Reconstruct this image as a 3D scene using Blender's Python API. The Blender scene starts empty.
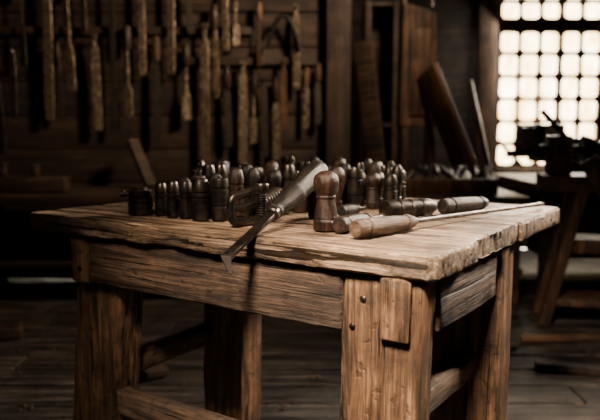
import bpy, bmesh, math, random
from mathutils import Vector, Matrix, noise, Quaternion
S=bpy.context.scene
R=random.Random(7)

# ---------------------------------------------------------------- materials
def nd(nt,t,**k):
    n=nt.nodes.new(t)
    for a,b in k.items(): setattr(n,a,b)
    return n
def ramp(nt,stops):
    r=nd(nt,'ShaderNodeValToRGB'); e=r.color_ramp.elements
    while len(e)<len(stops): e.new(.5)
    for i,(p,c) in enumerate(stops):
        e[i].position=p
        e[i].color=(c,c,c,1) if not hasattr(c,'__len__') else (*c,1)
    return r
def newmat(name):
    m=bpy.data.materials.new(name); m.use_nodes=True
    return m,m.node_tree,m.node_tree.nodes['Principled BSDF']
def mul(nt,a,b,f=1.0,bt='MULTIPLY'):
    x=nd(nt,'ShaderNodeMix',data_type='RGBA',blend_type=bt)
    x.inputs[0].default_value=f
    nt.links.new(a,x.inputs[6]); nt.links.new(b,x.inputs[7]); return x.outputs[2]

def wood(name,dark,mid,light,axis='X',sc=1.0,rough=.6,bump=.5,crack=.6,spec=.4,rnd=True,grime=.75):
    m,nt,b=newmat(name); L=nt.links.new
    tc=nd(nt,'ShaderNodeTexCoord')
    vec=tc.outputs['Object']
    if rnd:
        oi=nd(nt,'ShaderNodeObjectInfo')
        mm=nd(nt,'ShaderNodeMath',operation='MULTIPLY'); mm.inputs[1].default_value=17.0
        L(oi.outputs['Random'],mm.inputs[0])
        va=nd(nt,'ShaderNodeVectorMath',operation='ADD'); L(vec,va.inputs[0]); L(mm.outputs[0],va.inputs[1]); vec=va.outputs[0]
    def mp(al,ac):
        mpn=nd(nt,'ShaderNodeMapping'); s=[ac,ac,ac]; s['XYZ'.index(axis)]=al
        mpn.inputs['Scale'].default_value=[q*sc for q in s]; L(vec,mpn.inputs['Vector']); return mpn.outputs[0]
    def nz(v,scale,det=6,dist=0.,ro=.6):
        n=nd(nt,'ShaderNodeTexNoise'); n.inputs['Scale'].default_value=scale; n.inputs['Detail'].default_value=det
        n.inputs['Distortion'].default_value=dist; n.inputs['Roughness'].default_value=ro; L(v,n.inputs['Vector']); return n.outputs[0]
    g=nz(mp(1.7,22),1.6,9,.6,.7)
    col=ramp(nt,[(.36,dark),(.5,mid),(.64,light)]); L(g,col.inputs[0])
    f=nz(mp(6,150),1.0,6,.2,.7)
    fr=ramp(nt,[(.38,.3),(.56,1.0)]); L(f,fr.inputs[0])
    c=mul(nt,col.outputs[0],fr.outputs[0],.8)
    bl=nz(vec,6*sc,9,.4,.7); br=ramp(nt,[(.38,.22),(.58,1.0)]); L(bl,br.inputs[0])
    c=mul(nt,c,br.outputs[0],grime)
    ck=nz(mp(1.3,45),1.0,4,.8,.6)
    cr=ramp(nt,[(.365,.03),(.40,1.0)]); L(ck,cr.inputs[0])
    c=mul(nt,c,cr.outputs[0],crack)
    vo=nz(vec,38*sc,3,.3,.5); vr=ramp(nt,[(.32,.3),(.39,1.0)]); L(vo,vr.inputs[0]); c=mul(nt,c,vr.outputs[0],.7*crack)
    L(c,b.inputs['Base Color'])
    rr=ramp(nt,[(.3,min(1,rough+.2)),(.7,rough-.12)]); L(bl,rr.inputs[0]); L(rr.outputs[0],b.inputs['Roughness'])
    b.inputs['Specular IOR Level'].default_value=spec
    h=mul(nt,mul(nt,mul(nt,g,fr.outputs[0],.6),cr.outputs[0],1.0),vr.outputs[0],.5)
    bp=nd(nt,'ShaderNodeBump'); bp.inputs['Strength'].default_value=bump; bp.inputs['Distance'].default_value=.008
    L(h,bp.inputs['Height']); L(bp.outputs[0],b.inputs['Normal'])
    return m
def metal(name,c1,c2,rough=.38,met=.85,sc=30,fleck=None):
    m,nt,b=newmat(name); L=nt.links.new
    tc=nd(nt,'ShaderNodeTexCoord')
    n=nd(nt,'ShaderNodeTexNoise'); n.inputs['Scale'].default_value=sc; n.inputs['Detail'].default_value=8; L(tc.outputs['Object'],n.inputs['Vector'])
    c=ramp(nt,[(.38,c1),(.62,c2)]); L(n.outputs[0],c.inputs[0]); co=c.outputs[0]
    if fleck:
        oi=nd(nt,'ShaderNodeObjectInfo'); va=nd(nt,'ShaderNodeVectorMath',operation='ADD'); mm=nd(nt,'ShaderNodeMath',operation='MULTIPLY'); mm.inputs[1].default_value=23.
        L(oi.outputs['Random'],mm.inputs[0]); L(tc.outputs['Object'],va.inputs[0]); L(mm.outputs[0],va.inputs[1])
        mpn=nd(nt,'ShaderNodeMapping'); mpn.inputs['Scale'].default_value=(1,1,.22); L(va.outputs[0],mpn.inputs['Vector'])
        n2=nd(nt,'ShaderNodeTexNoise'); n2.inputs['Scale'].default_value=sc*5; n2.inputs['Detail'].default_value=8; n2.inputs['Roughness'].default_value=.75; L(mpn.outputs[0],n2.inputs['Vector'])
        k=ramp(nt,[(.47,0.0),(.66,1.0)]); L(n2.outputs[0],k.inputs[0])
        x=nd(nt,'ShaderNodeMix',data_type='RGBA'); L(k.outputs[0],x.inputs[0]); L(co,x.inputs[6]); x.inputs[7].default_value=(*fleck,1); co=x.outputs[2]
    L(co,b.inputs['Base Color'])
    r=ramp(nt,[(.35,rough+.2),(.65,rough-.08)]); L(n.outputs[0],r.inputs[0]); L(r.outputs[0],b.inputs['Roughness'])
    b.inputs['Metallic'].default_value=met
    bp=nd(nt,'ShaderNodeBump'); bp.inputs['Strength'].default_value=.5; bp.inputs['Distance'].default_value=.002
    L(n.outputs[0],bp.inputs['Height']); L(bp.outputs[0],b.inputs['Normal'])
    return m

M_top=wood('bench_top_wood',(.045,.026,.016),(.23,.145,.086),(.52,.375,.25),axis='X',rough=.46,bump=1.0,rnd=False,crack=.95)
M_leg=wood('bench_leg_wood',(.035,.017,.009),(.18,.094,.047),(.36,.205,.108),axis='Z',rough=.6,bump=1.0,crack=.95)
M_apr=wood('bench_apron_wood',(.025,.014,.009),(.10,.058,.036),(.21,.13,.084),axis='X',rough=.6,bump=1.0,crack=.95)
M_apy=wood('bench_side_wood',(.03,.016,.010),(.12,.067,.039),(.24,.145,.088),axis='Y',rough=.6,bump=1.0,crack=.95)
M_hdk=wood('dark_handle_wood',(.005,.004,.0035),(.013,.010,.0085),(.030,.022,.018),axis='Z',sc=2.5,rough=.36,bump=.3,crack=.5,spec=.18)
M_hmd=wood('brown_handle_wood',(.008,.004,.003),(.028,.014,.009),(.065,.035,.022),axis='Z',sc=2.5,rough=.34,bump=.3,crack=.5,spec=.25)
M_hlt=wood('worn_handle_wood',(.03,.016,.010),(.09,.052,.032),(.19,.12,.078),axis='Z',sc=2.5,rough=.46,bump=.4,crack=.7,spec=.3)
M_iron=metal('aged_iron',(.007,.0058,.005),(.055,.044,.037),.33)
M_steel=metal('worn_steel',(.025,.021,.018),(.10,.085,.072),.36)
M_rusty=metal('rusty_flecked_steel',(.03,.021,.015),(.09,.06,.04),.42,.65,30,(.55,.44,.31))
M_wall=wood('wall_planks_wood',(.010,.0055,.004),(.03,.016,.0095),(.06,.034,.021),axis='X',sc=.6,rough=.7,bump=.5,rnd=False)
M_wallv=wood('wall_post_wood',(.010,.006,.004),(.03,.016,.01),(.06,.033,.019),axis='Z',sc=.6,rough=.7,bump=.5)
M_floor=wood('floor_planks_wood',(.012,.010,.009),(.050,.042,.036),(.125,.105,.09),axis='X',sc=.8,rough=.42,bump=.8,rnd=False,crack=.95)
M_bgx=wood('old_furniture_wood',(.012,.007,.0045),(.042,.023,.013),(.095,.052,.03),axis='X',sc=.8,rough=.6)
M_bgz=wood('old_cabinet_wood',(.022,.011,.006),(.10,.046,.021),(.21,.105,.05),axis='Z',sc=.8,rough=.55)
M_ceil=wood('ceiling_wood',(.01,.006,.004),(.03,.016,.01),(.05,.03,.018),axis='Y',sc=.6,rough=.8,rnd=False)

# ---------------------------------------------------------------- mesh helpers
def coll(o):
    S.collection.objects.link(o); return o
def finish(name,bm,mat,parent=None,ang=38,loc=None,rot=None):
    bmesh.ops.recalc_face_normals(bm,faces=bm.faces[:])
    for f in bm.faces: f.smooth=True
    for e in bm.edges:
        if len(e.link_faces)==2 and e.calc_face_angle(0)>math.radians(ang): e.smooth=False
    me=bpy.data.meshes.new(name); bm.to_mesh(me); bm.free()
    mats=mat if isinstance(mat,(list,tuple)) else [mat]
    for q in mats: me.materials.append(q)
    o=bpy.data.objects.new(name,me); coll(o)
    if parent: o.parent=parent
    if loc is not None: o.location=loc
    if rot is not None: o.rotation_euler=rot
    return o
def empty(name,loc=(0,0,0),rot=(0,0,0)):
    o=bpy.data.objects.new(name,None); o.empty_display_size=.05; coll(o); o.location=loc; o.rotation_euler=rot; return o
def axc(a,b,r,step):
    n=max(1,int((b-a-2*r)/step)); L=b-a-2*r
    return [a,a+.35*r]+[a+r+i*L/n for i in range(n+1)]+[b-.35*r,b]
def rbox(bm,lo,hi,r=.004,step=.5,amp=0,freq=6,wear=0,seed=0,M=None,mi=0,fn=None):
    lo=Vector(lo);hi=Vector(hi); r=min(r,min(hi-lo)*.45)
    st=step if hasattr(step,'__len__') else (step,)*3
    A=[axc(lo[i],hi[i],r,st[i]) for i in range(3)]; n=[len(a)-1 for a in A]; V={}
    il=lo+Vector((r,r,r)); ih=hi-Vector((r,r,r)); so=Vector((seed*3.7,seed*1.3,seed*2.1))
    def vt(i,j,k):
        t=(i,j,k)
        if t in V: return V[t]
        p=Vector((A[0][i],A[1][j],A[2][k]))
        q=Vector([min(max(p[c],il[c]),ih[c]) for c in range(3)]); d=p-q
        nn=sum(abs(x)>1e-7 for x in d); dn=d.normalized()
        rr=r
        if nn>=2 and wear: rr=r*(1-wear*max(0,noise.noise((p+so)*freq*2.5)+.25))
        p2=q+dn*rr
        if amp: p2=p2+dn*amp*(noise.noise((p+so)*freq)+.5*noise.noise((p+so)*freq*3))
        if fn: p2=fn(p2)
        if M is not None: p2=M@p2
        V[t]=bm.verts.new(p2); return V[t]
    def quad(a,b,c,d):
        try:
            f=bm.faces.new((a,b,c,d)); f.material_index=mi
        except ValueError: pass
    for k in (0,n[2]):
        for i in range(n[0]):
            for j in range(n[1]): quad(vt(i,j,k),vt(i+1,j,k),vt(i+1,j+1,k),vt(i,j+1,k))
    for j in (0,n[1]):
        for i in range(n[0]):
            for k in range(n[2]): quad(vt(i,j,k),vt(i+1,j,k),vt(i+1,j,k+1),vt(i,j,k+1))
    for i in (0,n[0]):
        for j in range(n[1]):
            for k in range(n[2]): quad(vt(i,j,k),vt(i,j+1,k),vt(i,j+1,k+1),vt(i,j,k+1))
def lathe(bm,prof,h=1,r=1,seg=28,M=None,mi=0,z0=0):
    rings=[]
    for z,q in prof:
        ring=[]
        if q<1e-5:
            p=Vector((0,0,z0+z*h)); ring=[bm.verts.new(M@p if M is not None else p)]
        else:
            for i in range(seg):
                a=2*math.pi*i/seg; p=Vector((q*r*math.cos(a),q*r*math.sin(a),z0+z*h))
                ring.append(bm.verts.new(M@p if M is not None else p))
        rings.append(ring)
    if len(rings[0])>1: bm.faces.new(rings[0]).material_index=mi
    if len(rings[-1])>1: bm.faces.new(rings[-1]).material_index=mi
    for a,b in zip(rings,rings[1:]):
        for i in range(seg):
            j=(i+1)%seg
            if len(a)==1 and len(b)==1: break
            if len(a)==1: f=(a[0],b[i],b[j])
            elif len(b)==1: f=(a[i],a[j],b[0])
            else: f=(a[i],a[j],b[j],b[i])
            bm.faces.new(f).material_index=mi
def aim(a,b,roll=0):
    a=Vector(a);b=Vector(b); q=(b-a).to_track_quat('Z','Y')
    return Matrix.Translation(a)@q.to_matrix().to_4x4()@Matrix.Rotation(roll,4,'Z')
def place(o,a,b,roll=0):
    o.matrix_world=aim(a,b,roll); return o
def beam(bm,a,b,w,t,r=.004,roll=0,mi=0,amp=0,step=.5,wear=0):
    L=(Vector(b)-Vector(a)).length
    rbox(bm,(-w/2,-t/2,0),(w/2,t/2,L),r,step,amp=amp,M=aim(a,b,roll),mi=mi,wear=wear)
def beamobj(name,mat,a,b,w,t,r=.004,roll=0,amp=0,step=.1,parent=None):
    bm=bmesh.new(); L=(Vector(b)-Vector(a)).length
    rbox(bm,(-w/2,-t/2,0),(w/2,t/2,L),r,step,amp=amp); return place(finish(name,bm,mat,parent),a,b,roll)
def tube(bm,pts,rad,seg=10,mi=0):
    P=[Vector(p) for p in pts]; rr=rad if hasattr(rad,'__len__') else [rad]*len(P); prev=None; ref=Vector((.13,.27,.95))
    for i,p in enumerate(P):
        t=(P[min(i+1,len(P)-1)]-P[max(i-1,0)]).normalized()
        x=t.cross(ref).normalized(); y=t.cross(x)
        ring=[bm.verts.new(p+(x*math.cos(2*math.pi*k/seg)+y*math.sin(2*math.pi*k/seg))*rr[i]) for k in range(seg)]
        if prev:
            for k in range(seg): bm.faces.new((prev[k],prev[(k+1)%seg],ring[(k+1)%seg],ring[k])).material_index=mi
        else: bm.faces.new(ring).material_index=mi
        prev=ring
    bm.faces.new(prev).material_index=mi

# ---------------------------------------------------------------- workbench
TH=.75
bench=empty('workbench',(.226,1.09,0),(0,0,math.radians(-33.91)))
W,D=1.12,.889
bm=bmesh.new()
cuts=[0,.215,.52,D]
CR=[(-.42,.02,.055,.0035,.010),(-.30,.02,.105,.003,.008),(-1.14,-.62,.075,.003,.008),(-.95,-.35,.16,.0028,.006),(-.25,.02,.17,.003,.009),(-.2,.02,.30,.003,.009),(-.34,.02,.40,.003,.008),(-1.14,-.8,.14,.003,.009),(-.16,.02,.46,.003,.008),(-.2,.02,.62,.003,.008),(-.3,.02,.73,.003,.008),(-1.14,-.7,.35,.003,.008),(-.55,-.1,.245,.003,.006)]
def edgefn(i):
    def fn(p):
        p=p.copy()
        n=noise.noise(Vector((p.x*14,p.y*40,i*5.)))*.5+noise.noise(Vector((p.x*40,p.y*110,p.z*30)))*.35
        if p.z>TH-.012:
            for xa,xb,y0,w,d in CR:
                if xa<p.x<xb:
                    tp=min(1,(p.x-xa)/.08,(xb-p.x)/.08) if xb<.01 else min(1,(p.x-xa)/.12)
                    if xa<-1.1: tp=min(1,(xb-p.x)/.12)
                    yc=y0+.007*noise.noise(Vector((p.x*7,y0*31,0)))
                    k=1-abs(p.y-yc)/w
                    if k>0: p.z-=d*k*max(0,tp)
        if p.x>-.012: p.x-=.008*max(0,n+.3)+(.014 if p.y<.02 else 0)*max(0,1-(p.y/.02))
        if p.x<-W+.02: p.x+=.010*max(0,n+.3)
        if i==0 and p.y<.012: p.y+=.008*max(0,noise.noise(Vector((p.x*9,p.z*25,3.)))+.1)+.006*max(0,noise.noise(Vector((p.x*45,p.z*60,3.))))
        if p.z<TH-.03 and p.y<.02 and i==0: p.z+=.007*max(0,noise.noise(Vector((p.x*7,1.,8.)))+.15)
        if p.z>TH-.02: p.z-=.0022*max(0,noise.noise(Vector((p.x*3,p.y*35,0))))+.004*max(0,noise.noise(Vector((p.x*4.5,p.y*7,4.)))-.25)
        return p
    return fn
for i in range(3):
    x0=-W+[.0,.016,.004][i]; x1=0-[.0,.010,.003][i]
    rbox(bm,(x0,cuts[i]+(.0022 if i else 0),TH-.046),(x1,cuts[i+1]-.0022,TH),r=.006,step=(.012,.0035,.01),amp=.0010,freq=9,wear=.7,seed=i,fn=edgefn(i))
rbox(bm,(-W+.03,.02,TH-.0468),(-.03,D-.02,TH-.030),r=.002,step=2)
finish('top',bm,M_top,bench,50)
def part(name,lo,hi,mat,r=.006,seed=0,shear=(0,0)):
    bm=bmesh.new(); rbox(bm,lo,hi,r=r,step=.025,amp=.0024,freq=8,wear=.8,seed=seed)
    for v in bm.verts:
        k=(hi[2]-v.co.z); v.co.x+=shear[0]*k; v.co.y+=shear[1]*k
    return finish(name,bm,mat,bench,60)
zt=TH-.0475
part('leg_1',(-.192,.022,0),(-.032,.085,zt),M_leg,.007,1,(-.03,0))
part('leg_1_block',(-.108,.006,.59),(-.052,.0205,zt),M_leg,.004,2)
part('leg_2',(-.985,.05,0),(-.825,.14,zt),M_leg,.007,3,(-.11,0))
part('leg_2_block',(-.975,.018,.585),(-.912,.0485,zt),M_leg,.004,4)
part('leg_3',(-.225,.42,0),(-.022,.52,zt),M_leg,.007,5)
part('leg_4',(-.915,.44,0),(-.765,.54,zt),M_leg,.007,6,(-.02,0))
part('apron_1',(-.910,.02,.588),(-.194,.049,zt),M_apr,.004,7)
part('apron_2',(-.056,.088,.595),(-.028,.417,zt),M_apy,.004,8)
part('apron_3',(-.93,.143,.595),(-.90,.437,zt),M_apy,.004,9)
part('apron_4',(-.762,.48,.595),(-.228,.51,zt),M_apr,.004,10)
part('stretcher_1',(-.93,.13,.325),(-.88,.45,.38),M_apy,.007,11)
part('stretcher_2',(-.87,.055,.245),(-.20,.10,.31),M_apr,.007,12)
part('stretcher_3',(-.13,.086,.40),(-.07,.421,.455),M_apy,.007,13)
bm=bmesh.new()
for x,zz_ in((-.148,.655),(-.17,.60),(-.94,.62)):
    y=.022 if x>-.5 else .018
    lathe(bm,[(0,1),(.5,1),(.8,.75),(1,0)],.005,.0065,16,Matrix.Translation((x,y,zz_))@Matrix.Rotation(math.radians(90),4,'X'))
finish('bolts',bm,M_iron,bench)

# ---------------------------------------------------------------- bench-top tools
P_PAWN=[(0,.86),(.015,.98),(.05,1.0),(.16,1.0),(.18,.93),(.2,.9),(.22,.93),(.24,.9),(.34,.86),(.46,.74),(.53,.70),(.55,.78),(.57,.78),(.59,.74),(.64,.88),(.72,1.0),(.80,1.02),(.88,.95),(.94,.78),(.985,.45),(1,0)]
P_SOCK=[(0,.93),(.02,1),(.50,1),(.515,.88),(.55,.88),(.565,1),(.63,1),(.645,.86),(.68,.86),(.695,1),(.80,1),(.86,.92),(.93,.84),(.98,.7),(1,.5),(1,0)]
P_RING=[(0,.95),(.03,1),(.18,1),(.2,.9),(.24,.9),(.26,1.),(.4,1.),(.42,.88),(.46,.88),(.48,.98),(.62,.98),(.64,.85),(.68,.85),(.7,.93),(.86,.93),(.9,.85),(.9,.6),(.97,.58),(1,.5),(1,0)]
P_BULB=[(0,.7),(.02,.78),(.2,.8),(.22,.7),(.3,.68),(.45,.86),(.62,1.0),(.78,1.0),(.9,.82),(.97,.5),(1,0)]
P_BARR=[(0,.8),(.02,.9),(.1,.92),(.12,.82),(.15,.82),(.17,.95),(.4,1.05),(.65,1.0),(.8,.86),(.84,.86),(.86,.94),(.93,.9),(.98,.6),(1,0)]
P_CAP=[(0,.95),(.03,1),(.3,1),(.32,.9),(.36,.9),(.38,1),(.72,.97),(.74,.86),(.78,.86),(.8,.95),(.95,.93),(1,.86),(1,.6),(.93,.56),(.93,0)]
z=TH+.0022
def stand(name,x,y,h,r,prof,mat):
    bm=bmesh.new(); lathe(bm,prof,h,r); return finish(name,bm,mat,None,30,(x,y,z),(0,0,R.random()*6))
e=empty('oil_cup',(-.396,1.655,z))
bm=bmesh.new(); lathe(bm,P_RING,.068,.031); lathe(bm,[(0,.8),(.6,.8),(.62,1.1),(1,1.1),(1,0)],.024,.008,16,Matrix.Translation((-.024,0,.05))@Matrix.Rotation(math.radians(-90),4,'Y'))
finish('cup',bm,M_iron,e,30)
stand('socket_bit',-.342,1.64,.080,.0155,P_SOCK,M_iron)
stand('socket_bit',-.305,1.60,.087,.0155,P_SOCK,M_iron)
stand('socket_bit',-.271,1.58,.089,.0155,P_SOCK,M_iron)
stand('socket_bit',-.230,1.545,.097,.021,P_SOCK,M_iron)
stand('socket_bit',-.185,1.545,.097,.0205,P_CAP,M_iron)
stand('turned_handle',.054,1.385,.125,.0265,P_PAWN,M_hmd)
taken=[(-.396,1.655,.037),(-.342,1.64,.016),(-.305,1.6,.016),(-.271,1.58,.016),(-.230,1.545,.021),(-.185,1.545,.021)]
bm=bmesh.new(); ex=[(-.155,1.625,.115,.019),(-.205,1.62,.105,.020),(-.25,1.65,.095,.018),(-.29,1.68,.09,.016),(.036,1.588,.072,.017),(.0,1.70,.10,.02),
 (.095,1.74,.115,.023),(.145,1.77,.105,.023),(.195,1.79,.095,.021),(.243,1.80,.09,.019),(.05,1.72,.105,.021)]
pts=list(ex); t=0
while len(pts)<80 and t<9000:
    t+=1; y=R.uniform(1.70,2.14); x=R.uniform(-.155,.15)*y; r=R.uniform(.015,.023)
    if y<1.80 and x>.03: continue
    if all((x-a)**2+(y-b)**2>(r+c+.002)**2 for a,b,_,c in pts) and all((x-a)**2+(y-b)**2>(r+c+.004)**2 for a,b,c in taken):
        pts.append((x,y,R.uniform(.09,.125),r))
for i,(x,y,h,r) in enumerate(pts):
    lathe(bm,[P_SOCK,P_BULB,P_CAP,P_PAWN,P_SOCK][i%5],h,r,20,Matrix.Translation((x,y,z))@Matrix.Rotation(i,4,'Z'),R.choice([0,0,0,1,2,2]))
finish('upright_tool_handles',bm,[M_iron,M_hmd,M_hdk],None,30)

T1=Vector((-.135,1.22,.727)); E=Vector((.048,1.6,.868)); L=(E-T1).length
e=empty('hooked_scraper'); e.matrix_world=aim(T1,E)
bm=bmesh.new(); hs=.44*L
lathe(bm,[(0,.5),(.02,.62),(.06,.62),(.08,.5),(.1,.55),(.2,.74),(.35,.9),(.37,.98),(.42,.98),(.44,.88),(.6,.92),(.78,1.0),(.9,1.0),(.97,.85),(1,.6),(1.005,0)],L-hs,.028,32,Matrix.Translation((0,0,hs)))
finish('handle',bm,M_hdk,e,30)
bm=bmesh.new(); rbox(bm,(-.0105,-.0045,0),(.0105,.0045,hs+.01),.002,.02,amp=.0004)
lathe(bm,[(0,.8),(.1,1),(.9,1),(1,.8),(1,0)],.03,.0155,20,Matrix.Translation((0,0,hs-.012)))
finish('shank',bm,M_iron,e,30)
inv=aim(T1,E).inverted(); tip=inv@Vector((-.126,1.195,.700)); 
bm=bmesh.new()
V=[]
for q,s in((Vector((0,0,.012)),1),(Vector((0,0,-.004)),1),(tip,.25)):
    V.append([bm.verts.new(q+Vector((sx*.0105*s,sy*.0045*s,0))) for sx,sy in((-1,-1),(1,-1),(1,1),(-1,1))])
for a,b in zip(V,V[1:]):
    for k in range(4): bm.faces.new((a[k],a[(k+1)%4],b[(k+1)%4],b[k]))
bm.faces.new(V[0]); bm.faces.new(V[-1]); finish('hook_tip',bm,M_steel,e,20)

e=empty('iron_clamp',(-.150,1.43,z),(0,0,math.radians(38)))
bm=bmesh.new()
def arc(cx,cz,r,a0,a1,n=8): return [(cx+r*math.cos(math.radians(a0+(a1-a0)*i/n)),0,cz+r*math.sin(math.radians(a0+(a1-a0)*i/n))) for i in range(n+1)]
path=[(.088,0,.0095)]+[(.05,0,.0095)]+arc(.018,.026,.0165,270,180)+arc(.018,.05,.0165,180,90)+[(.05,0,.073),(.09,0,.08)]
tube(bm,path,.0095,12)
tube(bm,[(.0,0,.04),(.03,0,.04),(.06,0,.048),(.088,0,.05)],[.006,.009,.009,.006],12)
for i in range(9): lathe(bm,[(0,.8),(.5,1),(1,.8),(1,0)],.005,.012,16,Matrix.Translation((.082,0,.018+i*.0055)))
lathe(bm,[(0,1),(.2,1.1),(.8,1.1),(1,1),(1,0)],.016,.015,16,Matrix.Translation((.082,0,.074)))
finish('clamp_frame',bm,M_iron,e,35)
bm=bmesh.new(); a=Vector((-.125,1.52,TH+.0245)); b=Vector((-.045,1.63,TH+.06))
LL=(b-a).length; pr=[(0,.6),(0.02,.8)]
for i in range(12): pr+=[(.05+i*.07,.82),(.07+i*.07,1),(.095+i*.07,1),(.11+i*.07,.82)]
pr+=[(.95,.7),(1,.5),(1,0)]
lathe(bm,pr,LL,.0205,24); place(finish('knurled_spindle',bm,M_iron,None,30),a,b)

P_CH=[(0,.0),(0,.82),(.02,.95),(.1,1),(.14,1),(.155,.88),(.18,.88),(.2,1.),(.45,1.02),(.7,.92),(.84,.80),(.86,.92),(.9,.92),(.92,.8),(1,.62),(1,0)]
def lying(name,a,b,hr,hmat,shaft=None,sr=.004,hl=None,prof=P_CH,smat=None):
    a=Vector(a);b=Vector(b); T=(b-a).length; hl=hl or T
    e=empty(name); e.matrix_world=aim(a,b)
    bm=bmesh.new(); lathe(bm,prof,hl,hr,28); finish('handle',bm,hmat,e,30)
    if hl<T:
        bm=bmesh.new()
        lathe(bm,[(0,1.6),(.03,1.6),(.04,1),(.9,.9),(.97,1.3),(1,.8),(1,0)],T-hl+.01,sr,14,Matrix.Translation((0,0,hl-.01)))
        finish('shaft',bm,smat or M_steel,e,30)
    return e
lying('long_auger',(.105,1.265,z+.0195),(.66,1.81,z+.0085),.0185,M_hlt,hl=.185,sr=.0052)
lying('chisel',(.078,1.335,z+.0175),(.185,1.50,z+.0125),.0175,M_hmd,hl=.135,sr=.008)
lying('awl',(.098,1.60,z+.0145),(.165,1.685,z+.0135),.014,M_hdk,hl=.075,sr=.004)
lying('ratchet_handle',(.195,1.53,z+.0245),(.325,1.615,z+.023),.023,M_iron,prof=P_RING)
lying('tapered_handle',(.350,1.64,z+.0205),(.49,1.765,z+.016),.0195,M_hdk,prof=P_CH)
lying('punch',(.27,1.69,z+.012),(.36,1.77,z+.012),.0115,M_iron,prof=P_BARR)

# ---------------------------------------------------------------- room shell
XL,XR,YF,YB,YW,CZ=-3.2,3.1,-1.8,4.25,5.4,2.9
bm=bmesh.new(); y=YF; i=0
while y<YW:
    w=min(.17,YW-y)
    x=XL; 
    while x<XR:
        ln=R.uniform(1.4,2.6); x1=min(XR,x+ln)
        rbox(bm,(x+.004,y+.006,-.05),(x1-.004,y+w-.006,0+R.uniform(-.005,0)),.006,.3,amp=.002,seed=i); x=x1; i+=1
    y+=.17
rbox(bm,(XL,YF,-.09),(XR,YW,-.045),.001,5)
finish('floor',bm,M_floor,None,50)
bm=bmesh.new(); zz=0;i=0
while zz<CZ:
    w=min(.21,CZ-zz); rbox(bm,(XL,YB+R.uniform(0,.006),zz+.003),(.3,YB+.05,zz+w-.003),.006,.5,amp=.002,seed=i); zz+=.21;i+=1
rbox(bm,(XL,YB+.04,0),(.3,YB+.1,CZ),.001,5)
wallb=finish('wall_back',bm,M_wall,None,50)
bm=bmesh.new(); rbox(bm,(.22,YB+.1,0),(.3,YW,CZ),.002,5); finish('wall_recess',bm,M_wall)
WX0,WX1,WZ0,WZ1=1.55,2.42,.66,2.12
bm=bmesh.new()
for lo,hi in(((.3,YW,0),(WX0,YW+.1,CZ)),((WX1,YW,0),(XR,YW+.1,CZ)),((WX0,YW,0),(WX1,YW+.1,WZ0)),((WX0,YW,WZ1),(WX1,YW+.1,CZ))):
    rbox(bm,lo,hi,.001,5)
finish('wall_window',bm,M_wall)
bm=bmesh.new(); rbox(bm,(XL-.1,YF,0),(XL,YB+.1,CZ),.001,5); finish('wall_left',bm,M_wall)
bm=bmesh.new(); rbox(bm,(XR,YF,0),(XR+.1,YW+.1,CZ),.001,5); finish('wall_right',bm,M_wall)
bm=bmesh.new(); rbox(bm,(XL-.1,YF-.1,0),(XR+.1,YF,CZ),.001,5); finish('wall_front',bm,M_wall)
bm=bmesh.new(); rbox(bm,(XL-.1,YF-.1,CZ),(XR+.1,YW+.1,CZ+.08),.001,5); finish('ceiling',bm,M_ceil)
bm=bmesh.new(); rbox(bm,(.16,YB-.09,0),(.31,YB-.001,CZ),.008,.3,amp=.003); finish('trim_1',bm,M_wallv)

win=empty('window_1')
bm=bmesh.new(); yw=YW-.03
for lo,hi in(((WX0-.15,yw,WZ0-.08),(WX0,YW+.06,WZ1+.08)),((WX1,yw,WZ0-.08),(WX1+.12,YW+.06,WZ1+.08)),((WX0,yw,WZ1),(WX1,YW+.06,WZ1+.08)),((WX0,yw-.05,WZ0-.08),(WX1,YW+.06,WZ0))):
    rbox(bm,lo,hi,.006,.3,amp=.001)
finish('casing',bm,M_bgz,win)
cu=bpy.data.curves.new('sash','CURVE'); cu.dimensions='2D'; cu.fill_mode='BOTH'; cu.extrude=.014
def spl(pts):
    s=cu.splines.new('POLY'); s.points.add(len(pts)-1)
    for q,p in zip(s.points,pts): q.co=(p[0],p[1],0,1)
    s.use_cyclic_u=True
spl([(WX0,WZ0),(WX1,WZ0),(WX1,WZ1),(WX0,WZ1)])
cols=5; mar=.03; cw=(WX1-WX0-2*mar)/cols
rows=[]; zz=1.74
for k in range(6): rows.append((zz-.178,zz)); zz-=.178
rows+= [(1.82,1.82+.145),(1.965,2.10)]
for c in range(cols):
    for (a,b) in rows:
        x0=WX0+mar+c*cw+.011+(.006 if c==3 else 0); x1=WX0+mar+(c+1)*cw-.011-(.006 if c==2 else 0); z0=a+.012; z1=b-.012; r=.035
        pts_=[]
        for cx,cz,a0 in((x1-r,z1-r,0),(x0+r,z1-r,90),(x0+r,z0+r,180),(x1-r,z0+r,270)):
            for q in range(5):
                an=math.radians(a0+q*22.5); pts_.append((cx+r*math.cos(an),cz+r*math.sin(an)))
        spl(pts_)
cu.materials.append(M_bgz)
o=bpy.data.objects.new('sash',cu); coll(o); o.parent=win; o.rotation_euler=(math.radians(90),0,0); o.location=(0,YW+.03,0)
m,nt,b=newmat('old_window_glass'); 
out=nt.nodes['Material Output']; tr=nd(nt,'ShaderNodeBsdfTransparent'); gl=nd(nt,'ShaderNodeBsdfGlossy'); gl.inputs['Roughness'].default_value=.1
nzt=nd(nt,'ShaderNodeTexNoise'); nzt.inputs['Scale'].default_value=6
rp=ramp(nt,[(.35,(.78,.64,.4)),(.6,(1,.98,.92))]); nt.links.new(nzt.outputs[0],rp.inputs[0]); nt.links.new(rp.outputs[0],tr.inputs[0])
mx=nd(nt,'ShaderNodeMixShader'); mx.inputs[0].default_value=.06; nt.links.new(tr.outputs[0],mx.inputs[1]); nt.links.new(gl.outputs[0],mx.inputs[2]); nt.links.new(mx.outputs[0],out.inputs[0])
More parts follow.
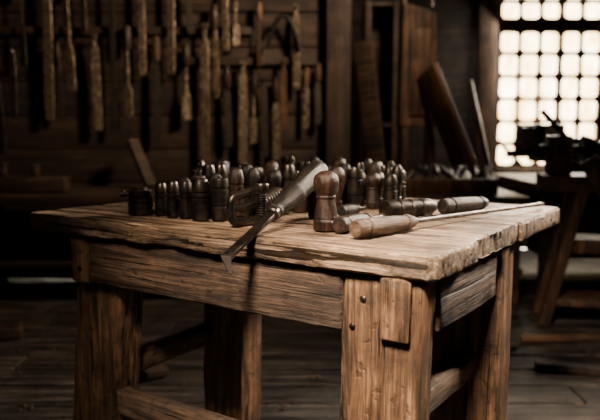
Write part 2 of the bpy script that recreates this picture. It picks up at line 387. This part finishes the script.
bm=bmesh.new(); rbox(bm,(WX0+.01,YW+.05,WZ0+.01),(WX1-.01,YW+.054,WZ1-.01),.001,5); finish('glass',bm,m,win)

# ---------------------------------------------------------------- wall rails & hanging tools
for zr,x0,x1 in((1.83,XL+.05,.14),(1.545,-2.0,-.3),(1.36,-.75,.1)):
    bm=bmesh.new(); rbox(bm,(x0,YB-.03,zr),(x1,YB-.002,zr+.045),.004,.3,amp=.001); finish('tool_rail',bm,M_bgx,wallb)
def px(x): return (x-300)/670*4.2
def pz(y): return .96+(131-y)/670*4.2
yh=YB-.065
def hang(x,yt,yb,w,kind,mat):
    X=px(x); zt_=pz(yt); zb=pz(yb); H=zt_-zb; w=w*.0050
    nm={'chisel':'hanging_chisel','file':'hanging_file','bar':'hanging_rasp'}[kind]
    e=empty(nm,(X,yh,zb),(0,math.radians(R.uniform(-1.2,1.2)),R.uniform(-.25,.25)))
    if kind in('chisel','file'):
        hl=min(.15,H*.28)
        bm=bmesh.new(); lathe(bm,P_BARR,hl,w*.5,16,Matrix.Translation((0,0,H-hl))); finish('handle',bm,M_hmd if x%3 else M_bgz,e,30)
        bm=bmesh.new(); bl=H-hl+.01
        vs=[(-.2,bl),(.2,bl),(.26,bl*.93),(.4,bl*.85),(.5,bl*.12),(.3,0),(-.3,.0),(-.5,bl*.12),(-.4,bl*.85),(-.26,bl*.93)]
        if kind=='chisel': vs=[(.12,bl),(.15,bl*.6),(.2,bl*.5),(.45,bl*.42),(.5,.01),(-.5,0),(-.45,bl*.42),(-.2,bl*.5),(-.15,bl*.6),(-.12,bl)]
        f=bm.faces.new([bm.verts.new((a*w,-.005,c)) for a,c in vs])
        r_=bmesh.ops.extrude_face_region(bm,geom=[f]); bmesh.ops.translate(bm,verts=[v for v in r_['geom'] if isinstance(v,bmesh.types.BMVert)],vec=(0,.010,0))
        bmesh.ops.bevel(bm,geom=bm.edges[:],offset=.002,segments=1,affect='EDGES')
        finish('blade',bm,mat,e,20)
    else:
        bm=bmesh.new()
        prof=[(0,.35),(.03,.46),(.1,.5),(.5,.5),(.8,.46),(.86,.4),(.88,.22),(.95,.2),(.955,.34),(1,.34)]
        pr=[(-q*w,t*H) for t,q in prof]+[(q*w,t*H) for t,q in reversed(prof)]
        f=bm.faces.new([bm.verts.new((a,-.006,c)) for a,c in pr]); r_=bmesh.ops.extrude_face_region(bm,geom=[f]); bmesh.ops.translate(bm,verts=[v for v in r_['geom'] if isinstance(v,bmesh.types.BMVert)],vec=(0,.012,0))
        bmesh.ops.bevel(bm,geom=bm.edges[:],offset=.0025,segments=1,affect='EDGES')
        finish('blade',bm,mat,e,30)
    bm=bmesh.new(); tube(bm,[(0,.063,H-.03),(0,.0,H-.035),(0,-.014,H-.03),(0,-.016,H-.012)],.004,8); finish('peg',bm,M_iron,e)
    return e
B=M_bgz
for a in [(4,50,155,12,'file',M_steel),(53,-30,122,12,'bar',M_rusty),(76,-20,95,12,'chisel',M_rusty),(101,38,132,11,'bar',M_rusty),(117,-30,132,8,'file',M_steel),(131,30,120,11,'chisel',M_rusty),
 (146,-25,78,9,'bar',M_rusty),(159,40,142,10,'file',M_steel),(174,-25,78,10,'bar',M_rusty),(188,48,122,12,'chisel',M_rusty),(205,28,163,12,'bar',M_rusty),(218,10,100,9,'file',M_rusty),
 (230,68,148,10,'file',M_steel),(243,64,170,11,'bar',M_rusty),(254,76,145,9,'chisel',M_rusty),(261,8,70,8,'chisel',B),(266,78,158,8,'bar',M_steel),(277,80,160,10,'file',M_rusty),(284,62,132,8,'bar',B),(297,10,92,9,'bar',M_rusty),
 (306,70,130,8,'file',M_rusty),(318,66,126,9,'file',M_steel),(238,-10,50,9,'chisel',M_rusty),(30,-20,70,9,'chisel',M_steel),(90,-20,40,8,'file',M_steel),(-15,-20,140,12,'bar',M_rusty),
 (18,46,120,9,'bar',M_steel),(64,46,118,8,'file',M_steel),(193,-20,38,8,'file',M_steel),(228,-15,55,8,'bar',M_rusty)]:
    hang(*a)
bm=bmesh.new(); tube(bm,[(px(268)+ (px(300)-px(268))*t, yh-.03, pz(2)+.198*(1-4*(t-.5)**2)-.32) for t in [i/14 for i in range(15)]],.014,10)
finish('bentwood_yoke',bm,M_hdk)

# ---------------------------------------------------------------- left low bench
e=empty('low_bench',(0,0,0))
bm=bmesh.new(); rbox(bm,(-3.0,3.55,.56),(-.15,4.15,.61),.008,.2,amp=.003); finish('top',bm,M_bgx,e)
bm=bmesh.new()
for x in(-2.8,-1.9,-1.0,-.3):
    for y in(3.62,4.02): rbox(bm,(x,y,0),(x+.08,y+.08,.56),.006,.3)
rbox(bm,(-2.9,3.66,.2),(-.25,4.1,.23),.004,.4)
finish('legs',bm,M_bgx,e)
beamobj('wooden_offcut',M_bgx,(-.88,3.95,.63),(-1.02,4.10,.90),.07,.03,.006)
bm=bmesh.new(); rbox(bm,(-1.75,3.7,.613),(-1.3,3.80,.70),.01,.2); rbox(bm,(-1.68,3.73,.70),(-1.64,3.77,.78),.008,.2); rbox(bm,(-1.5,3.72,.70),(-1.46,3.78,.77),.008,.2); finish('wooden_jack_plane',bm,M_bgx)

# ---------------------------------------------------------------- side bench, cabinet, planks
e=empty('side_workbench')
bm=bmesh.new(); rbox(bm,(.42,3.45,.565),(1.20,4.95,.615),.008,.2,amp=.003); finish('top',bm,M_bgx,e)
bm=bmesh.new()
for x in(.46,1.08):
    for y in(3.5,4.8): rbox(bm,(x,y,0),(x+.09,y+.09,.565),.006,.3)
rbox(bm,(.44,3.48,.2),(1.18,4.9,.23),.004,.4)
finish('legs',bm,M_bgx,e)
e=empty('wooden_cabinet'); zb=.619
bm=bmesh.new()
rbox(bm,(.42,4.40,zb),(.46,4.72,1.78),.004,.3); rbox(bm,(.60,4.40,zb),(.63,4.72,1.78),.004,.3)
rbox(bm,(.461,4.69,zb),(.599,4.72,1.78),.002,.3)
for q in(zb,.98,1.75): rbox(bm,(.461,4.41,q),(.599,4.689,q+.025),.002,.3)
finish('carcass',bm,M_bgx,e)
beamobj('leaning_panel',M_bgx,(.50,4.28,.64),(.40,4.33,1.52),.13,.025,.005,roll=math.radians(85))
bm=bmesh.new()
pts_=[(.64,.98),(.90,.98),(.86,1.70),(.66,1.76)]
f=bm.faces.new([bm.verts.new((a,4.35,c)) for a,c in pts_]); r_=bmesh.ops.extrude_face_region(bm,geom=[f]); bmesh.ops.translate(bm,verts=[v for v in r_['geom'] if isinstance(v,bmesh.types.BMVert)],vec=(0,.25,0))
bmesh.ops.bevel(bm,geom=bm.edges[:],offset=.006,segments=2,affect='EDGES')
rbox(bm,(.70,4.335,1.05),(.83,4.352,1.6),.004,.3); rbox(bm,(.66,4.36,zb),(.70,4.58,.985),.003,.3); rbox(bm,(.84,4.36,zb),(.88,4.58,.985),.003,.3)
lathe(bm,[(0,1),(.6,1),(1,.5),(1,0)],.02,.015,14,Matrix.Translation((.81,4.336,1.32))@Matrix.Rotation(math.radians(90),4,'X'))
finish('upright_tool_box',bm,M_bgz,None)
bm=bmesh.new(); tube(bm,[(.76+.09*math.cos(a),4.46,1.79+.13*math.sin(a)) for a in [math.pi*i/12-.3 for i in range(0,15)]],.014,10); finish('bentwood_hoop',bm,M_bgz)
beamobj('leaning_plank',M_bgz,(1.03,4.05,.665),(.79,4.24,1.33),.20,.035,.006,amp=.002,roll=math.radians(62))
beamobj('leaning_batten',M_bgx,(1.13,3.92,.635),(1.00,4.02,1.25),.05,.03,.006,roll=.3)
e=empty('tool_tray',(0,0,0)); bm=bmesh.new()
rbox(bm,(.50,3.5,.619),(1.04,3.84,.63),.003,.3)
for lo,hi in(((.50,3.5,.63),(1.04,3.515,.705)),((.50,3.825,.63),(1.04,3.84,.705)),((.50,3.515,.63),(.515,3.825,.705)),((1.025,3.515,.63),(1.04,3.825,.705))): rbox(bm,lo,hi,.003,.3)
finish('tray',bm,M_bgz,e)
bm=bmesh.new()
for i in range(26):
    x=R.uniform(.54,1.0); y=R.uniform(3.55,3.79); a=R.uniform(0,3.1); l=.07
    lathe(bm,P_BARR,l*2,R.uniform(.012,.02),12,aim((x-l*.4*math.cos(a),y-.4*l*math.sin(a),.66+R.uniform(0,.02)),(x+l*math.cos(a)*.4,y+.4*l*math.sin(a),.68+R.uniform(0,.05))),i%2)
finish('small_handles',bm,[M_hdk,M_hmd],e)

# ---------------------------------------------------------------- window bench with vise etc.
e=empty('window_workbench')
bm=bmesh.new(); rbox(bm,(1.34,3.75,.60),(2.95,4.7,.66),.008,.2,amp=.003); finish('top',bm,M_bgx,e)
bm=bmesh.new()
for x in(1.4,2.8):
    for y in(3.8,4.55): rbox(bm,(x,y,0),(x+.09,y+.09,.60),.006,.3)
rbox(bm,(1.42,3.82,.22),(2.86,4.6,.25),.004,.4); rbox(bm,(1.5,3.8,.25),(2.79,3.825,.60),.004,.3); rbox(bm,(1.5,4.5,.25),(2.79,4.525,.60),.004,.3)
finish('legs',bm,M_bgx,e)
e=empty('bench_vise',(1.56,4.02,.663),(0,0,.35)); bm=bmesh.new()
lathe(bm,[(0,1.2),(.2,1.2),(.3,.7),(1,.6),(1,0)],.12,.10,20)
rbox(bm,(-.2,-.06,.11),(.14,.06,.21),.015,.2); rbox(bm,(-.12,-.10,.19),(-.06,.10,.33),.01,.2); rbox(bm,(-.26,-.10,.14),(-.20,.10,.33),.01,.2)
rbox(bm,(.03,-.05,.205),(.14,.05,.25),.01,.2)
lathe(bm,[(0,1),(1,1),(1,0)],.13,.022,14,Matrix.Translation((-.25,0,.16))@Matrix.Rotation(math.radians(-90),4,'Y'))
tube(bm,[(-.36,-.11,.09),(-.36,.11,.23)],.010,8)
finish('vise_body',bm,M_iron,e,30)
e=empty('grinding_wheel',(2.06,4.05,.663),(0,0,.35)); bm=bmesh.new()
lathe(bm,[(0,.0),(0,.95),(.1,1),(.9,1),(1,.95),(1,.25),(1,0)],.07,.19,32,Matrix.Translation((0,.035,.24))@Matrix.Rotation(math.radians(90),4,'X'))
finish('stone',bm,M_iron,e,30)
bm=bmesh.new(); 
for y in(-.075,.075): beam(bm,(-.14,y,.010),(0,y,.26),.045,.03,.004); beam(bm,(.14,y,.010),(0,y,.26),.045,.03,.004)
tube(bm,[(0,-.16,.24),(0,.1,.24)],.012,10); tube(bm,[(0,-.16,.24),(.0,-.17,.36),(0,-.25,.36)],.012,10); finish('stand',bm,M_bgx,e)
bm=bmesh.new(); rbox(bm,(1.66,3.8,.663),(1.98,3.89,.745),.01,.2); rbox(bm,(1.70,3.82,.745),(1.74,3.87,.83),.01,.2); beam(bm,(1.84,3.845,.74),(1.90,3.845,.86),.04,.05,.006); finish('wooden_jack_plane',bm,M_bgx)
bm=bmesh.new()
for k,(x,y,h) in enumerate([(2.3,3.85,.20),(2.38,3.9,.25),(2.45,3.83,.17),(2.33,3.97,.28),(2.52,3.92,.22)]): lathe(bm,[P_BULB,P_BARR][k%2],h,.035,16,Matrix.Translation((x,y,.663)))
finish('wooden_mallets',bm,M_bgx)
bm=bmesh.new()
for k in range(5): tube(bm,[(1.80+.16*math.cos(q*.35+k),4.38+.1*math.sin(q*.35+k),.68+k*.02) for q in range(19)],.012,8)
finish('coiled_rope',bm,M_hdk)
e=empty('treadle_lathe',(1.50,3.28,0.003),(0,0,math.radians(-12)))
bm=bmesh.new()
for y in(-.11,.11):
    for s in(-1,1): beam(bm,(s*.28,y,.0),(s*.12,y,.70),.07,.05,.005)
rbox(bm,(-.31,-.14,.66),(.36,.14,.74),.008,.2,amp=.002); rbox(bm,(-.25,-.13,.10),(.25,.13,.13),.005,.2); rbox(bm,(-.20,-.10,.36),(.20,.10,.43),.005,.2)
rbox(bm,(-.28,-.08,.74),(-.17,.08,.93),.012,.2); rbox(bm,(.10,-.07,.74),(.21,.07,.90),.012,.2)
beam(bm,(.30,-.19,.14),(-.12,-.16,.82),.09,.03,.005,roll=1.5); beam(bm,(.34,.0,.74),(.16,.02,1.10),.05,.03,.005,roll=1.5)
finish('frame',bm,M_bgz,e)
bm=bmesh.new()
tube(bm,[(-.33,0,.86),(.30,0,.86)],.024,12); lathe(bm,[(0,.5),(0,1),(.3,.8),(.5,.5),(.7,.8),(1,1),(1,.5),(1,0)],.16,.075,20,Matrix.Translation((-.12,0,.86))@Matrix.Rotation(math.radians(90),4,'Y'))
tube(bm,[(-.33,0,.86),(-.34,0,.96),(-.40,0,.96)],.012,8); tube(bm,[(-.20,-.05,.92),(-.32,-.06,1.05)],.014,8); tube(bm,[(.02,-.05,.74),(.03,-.06,1.0),(.08,-.06,1.02)],.013,8)
finish('spindle',bm,M_iron,e,40)
for i,(x0,y0,x1,y1,z1,w,t) in enumerate([(1.98,3.42,1.88,3.70,1.16,.10,.03),(2.3,3.42,1.96,3.715,1.22,.045,.035),(2.35,3.35,2.18,3.70,1.05,.14,.03)]):
    beamobj('leaning_board',M_bgx,(x0,y0,.014),(x1,y1,z1),w,t,.006,roll=.3+i*.2,amp=.002)
bm=bmesh.new(); lathe(bm,[(0,.8),(.05,.84),(.2,.94),(.22,.97),(.27,.98),(.29,.96),(.5,1),(.7,.97),(.72,1.0),(.77,.98),(.79,.94),(.95,.84),(1,.8),(1,.74),(.95,.74),(.95,0)],.62,.23,32,Matrix.Translation((2.2,2.75,0.001)))
finish('wooden_barrel',bm,M_bgx,None,30)

# floor litter
def stick(name,a,b,w,t,mat=M_bgz): return beamobj(name,mat,a,b,w,t,.005,amp=.002)
stick('floor_pole',(1.0,2.95,.02),(1.5,2.98,.02),.03,.03)
stick('floor_batten',(.95,2.62,.018),(1.32,2.50,.018),.05,.03,M_bgx)
stick('floor_lath',(.62,2.78,.012),(.95,2.86,.012),.03,.018,M_bgx)
stick('floor_board',(-.9,3.0,.02),(-.55,2.5,.02),.09,.03,M_bgx)
stick('floor_offcut',(-1.7,2.9,.03),(-1.3,3.05,.03),.10,.05,M_bgx)
bm=bmesh.new()
for i in range(150):
    x=R.uniform(-1.6,1.85); y=R.uniform(2.2,2.9)
    a=R.uniform(0,3); l=R.uniform(.008,.03)
    beam(bm,(x,y,.005),(x+l*math.cos(a),y+l*math.sin(a),.006+R.uniform(0,.006)),R.uniform(.004,.010),.003,.001)
finish('wood_shavings',bm,M_bgz)

# ---------------------------------------------------------------- lights / world
def area(name,loc,tgt,size,en,col,spread=180):
    l=bpy.data.lights.new(name,'AREA'); l.size=size; l.energy=en; l.color=col; l.spread=math.radians(spread)
    o=bpy.data.objects.new(name,l); coll(o); o.location=loc; o.rotation_euler=(Vector(tgt)-Vector(loc)).to_track_quat('-Z','Y').to_euler(); return o
area('key_light',(-.35,.0,2.2),(.30,1.10,.75),.4,29,(1,.79,.58),50)
area('side_light',(2.2,2.8,2.1),(.15,1.45,.75),.4,48,(1,.80,.60),72)
area('window_light',(2.0,5.25,1.6),(.6,2.2,.3),.9,85,(1,.88,.70))
area('wall_light',(1.0,2.8,2.5),(-.8,4.2,1.3),.35,32,(1,.74,.49),100)
w=bpy.data.worlds.new('sky'); S.world=w; w.use_nodes=True
bg=w.node_tree.nodes['Background']; bg.inputs[0].default_value=(1,.88,.66,1); bg.inputs[1].default_value=16

# ---------------------------------------------------------------- camera
c=bpy.data.cameras.new('camera'); c.lens=40.2; c.sensor_width=36
co=bpy.data.objects.new('camera',c); coll(co); co.location=(0,0,.96); co.rotation_euler=(math.radians(90-6.81),0,0)
c.dof.use_dof=True; c.dof.focus_distance=1.36; c.dof.aperture_fstop=2.9
S.camera=co
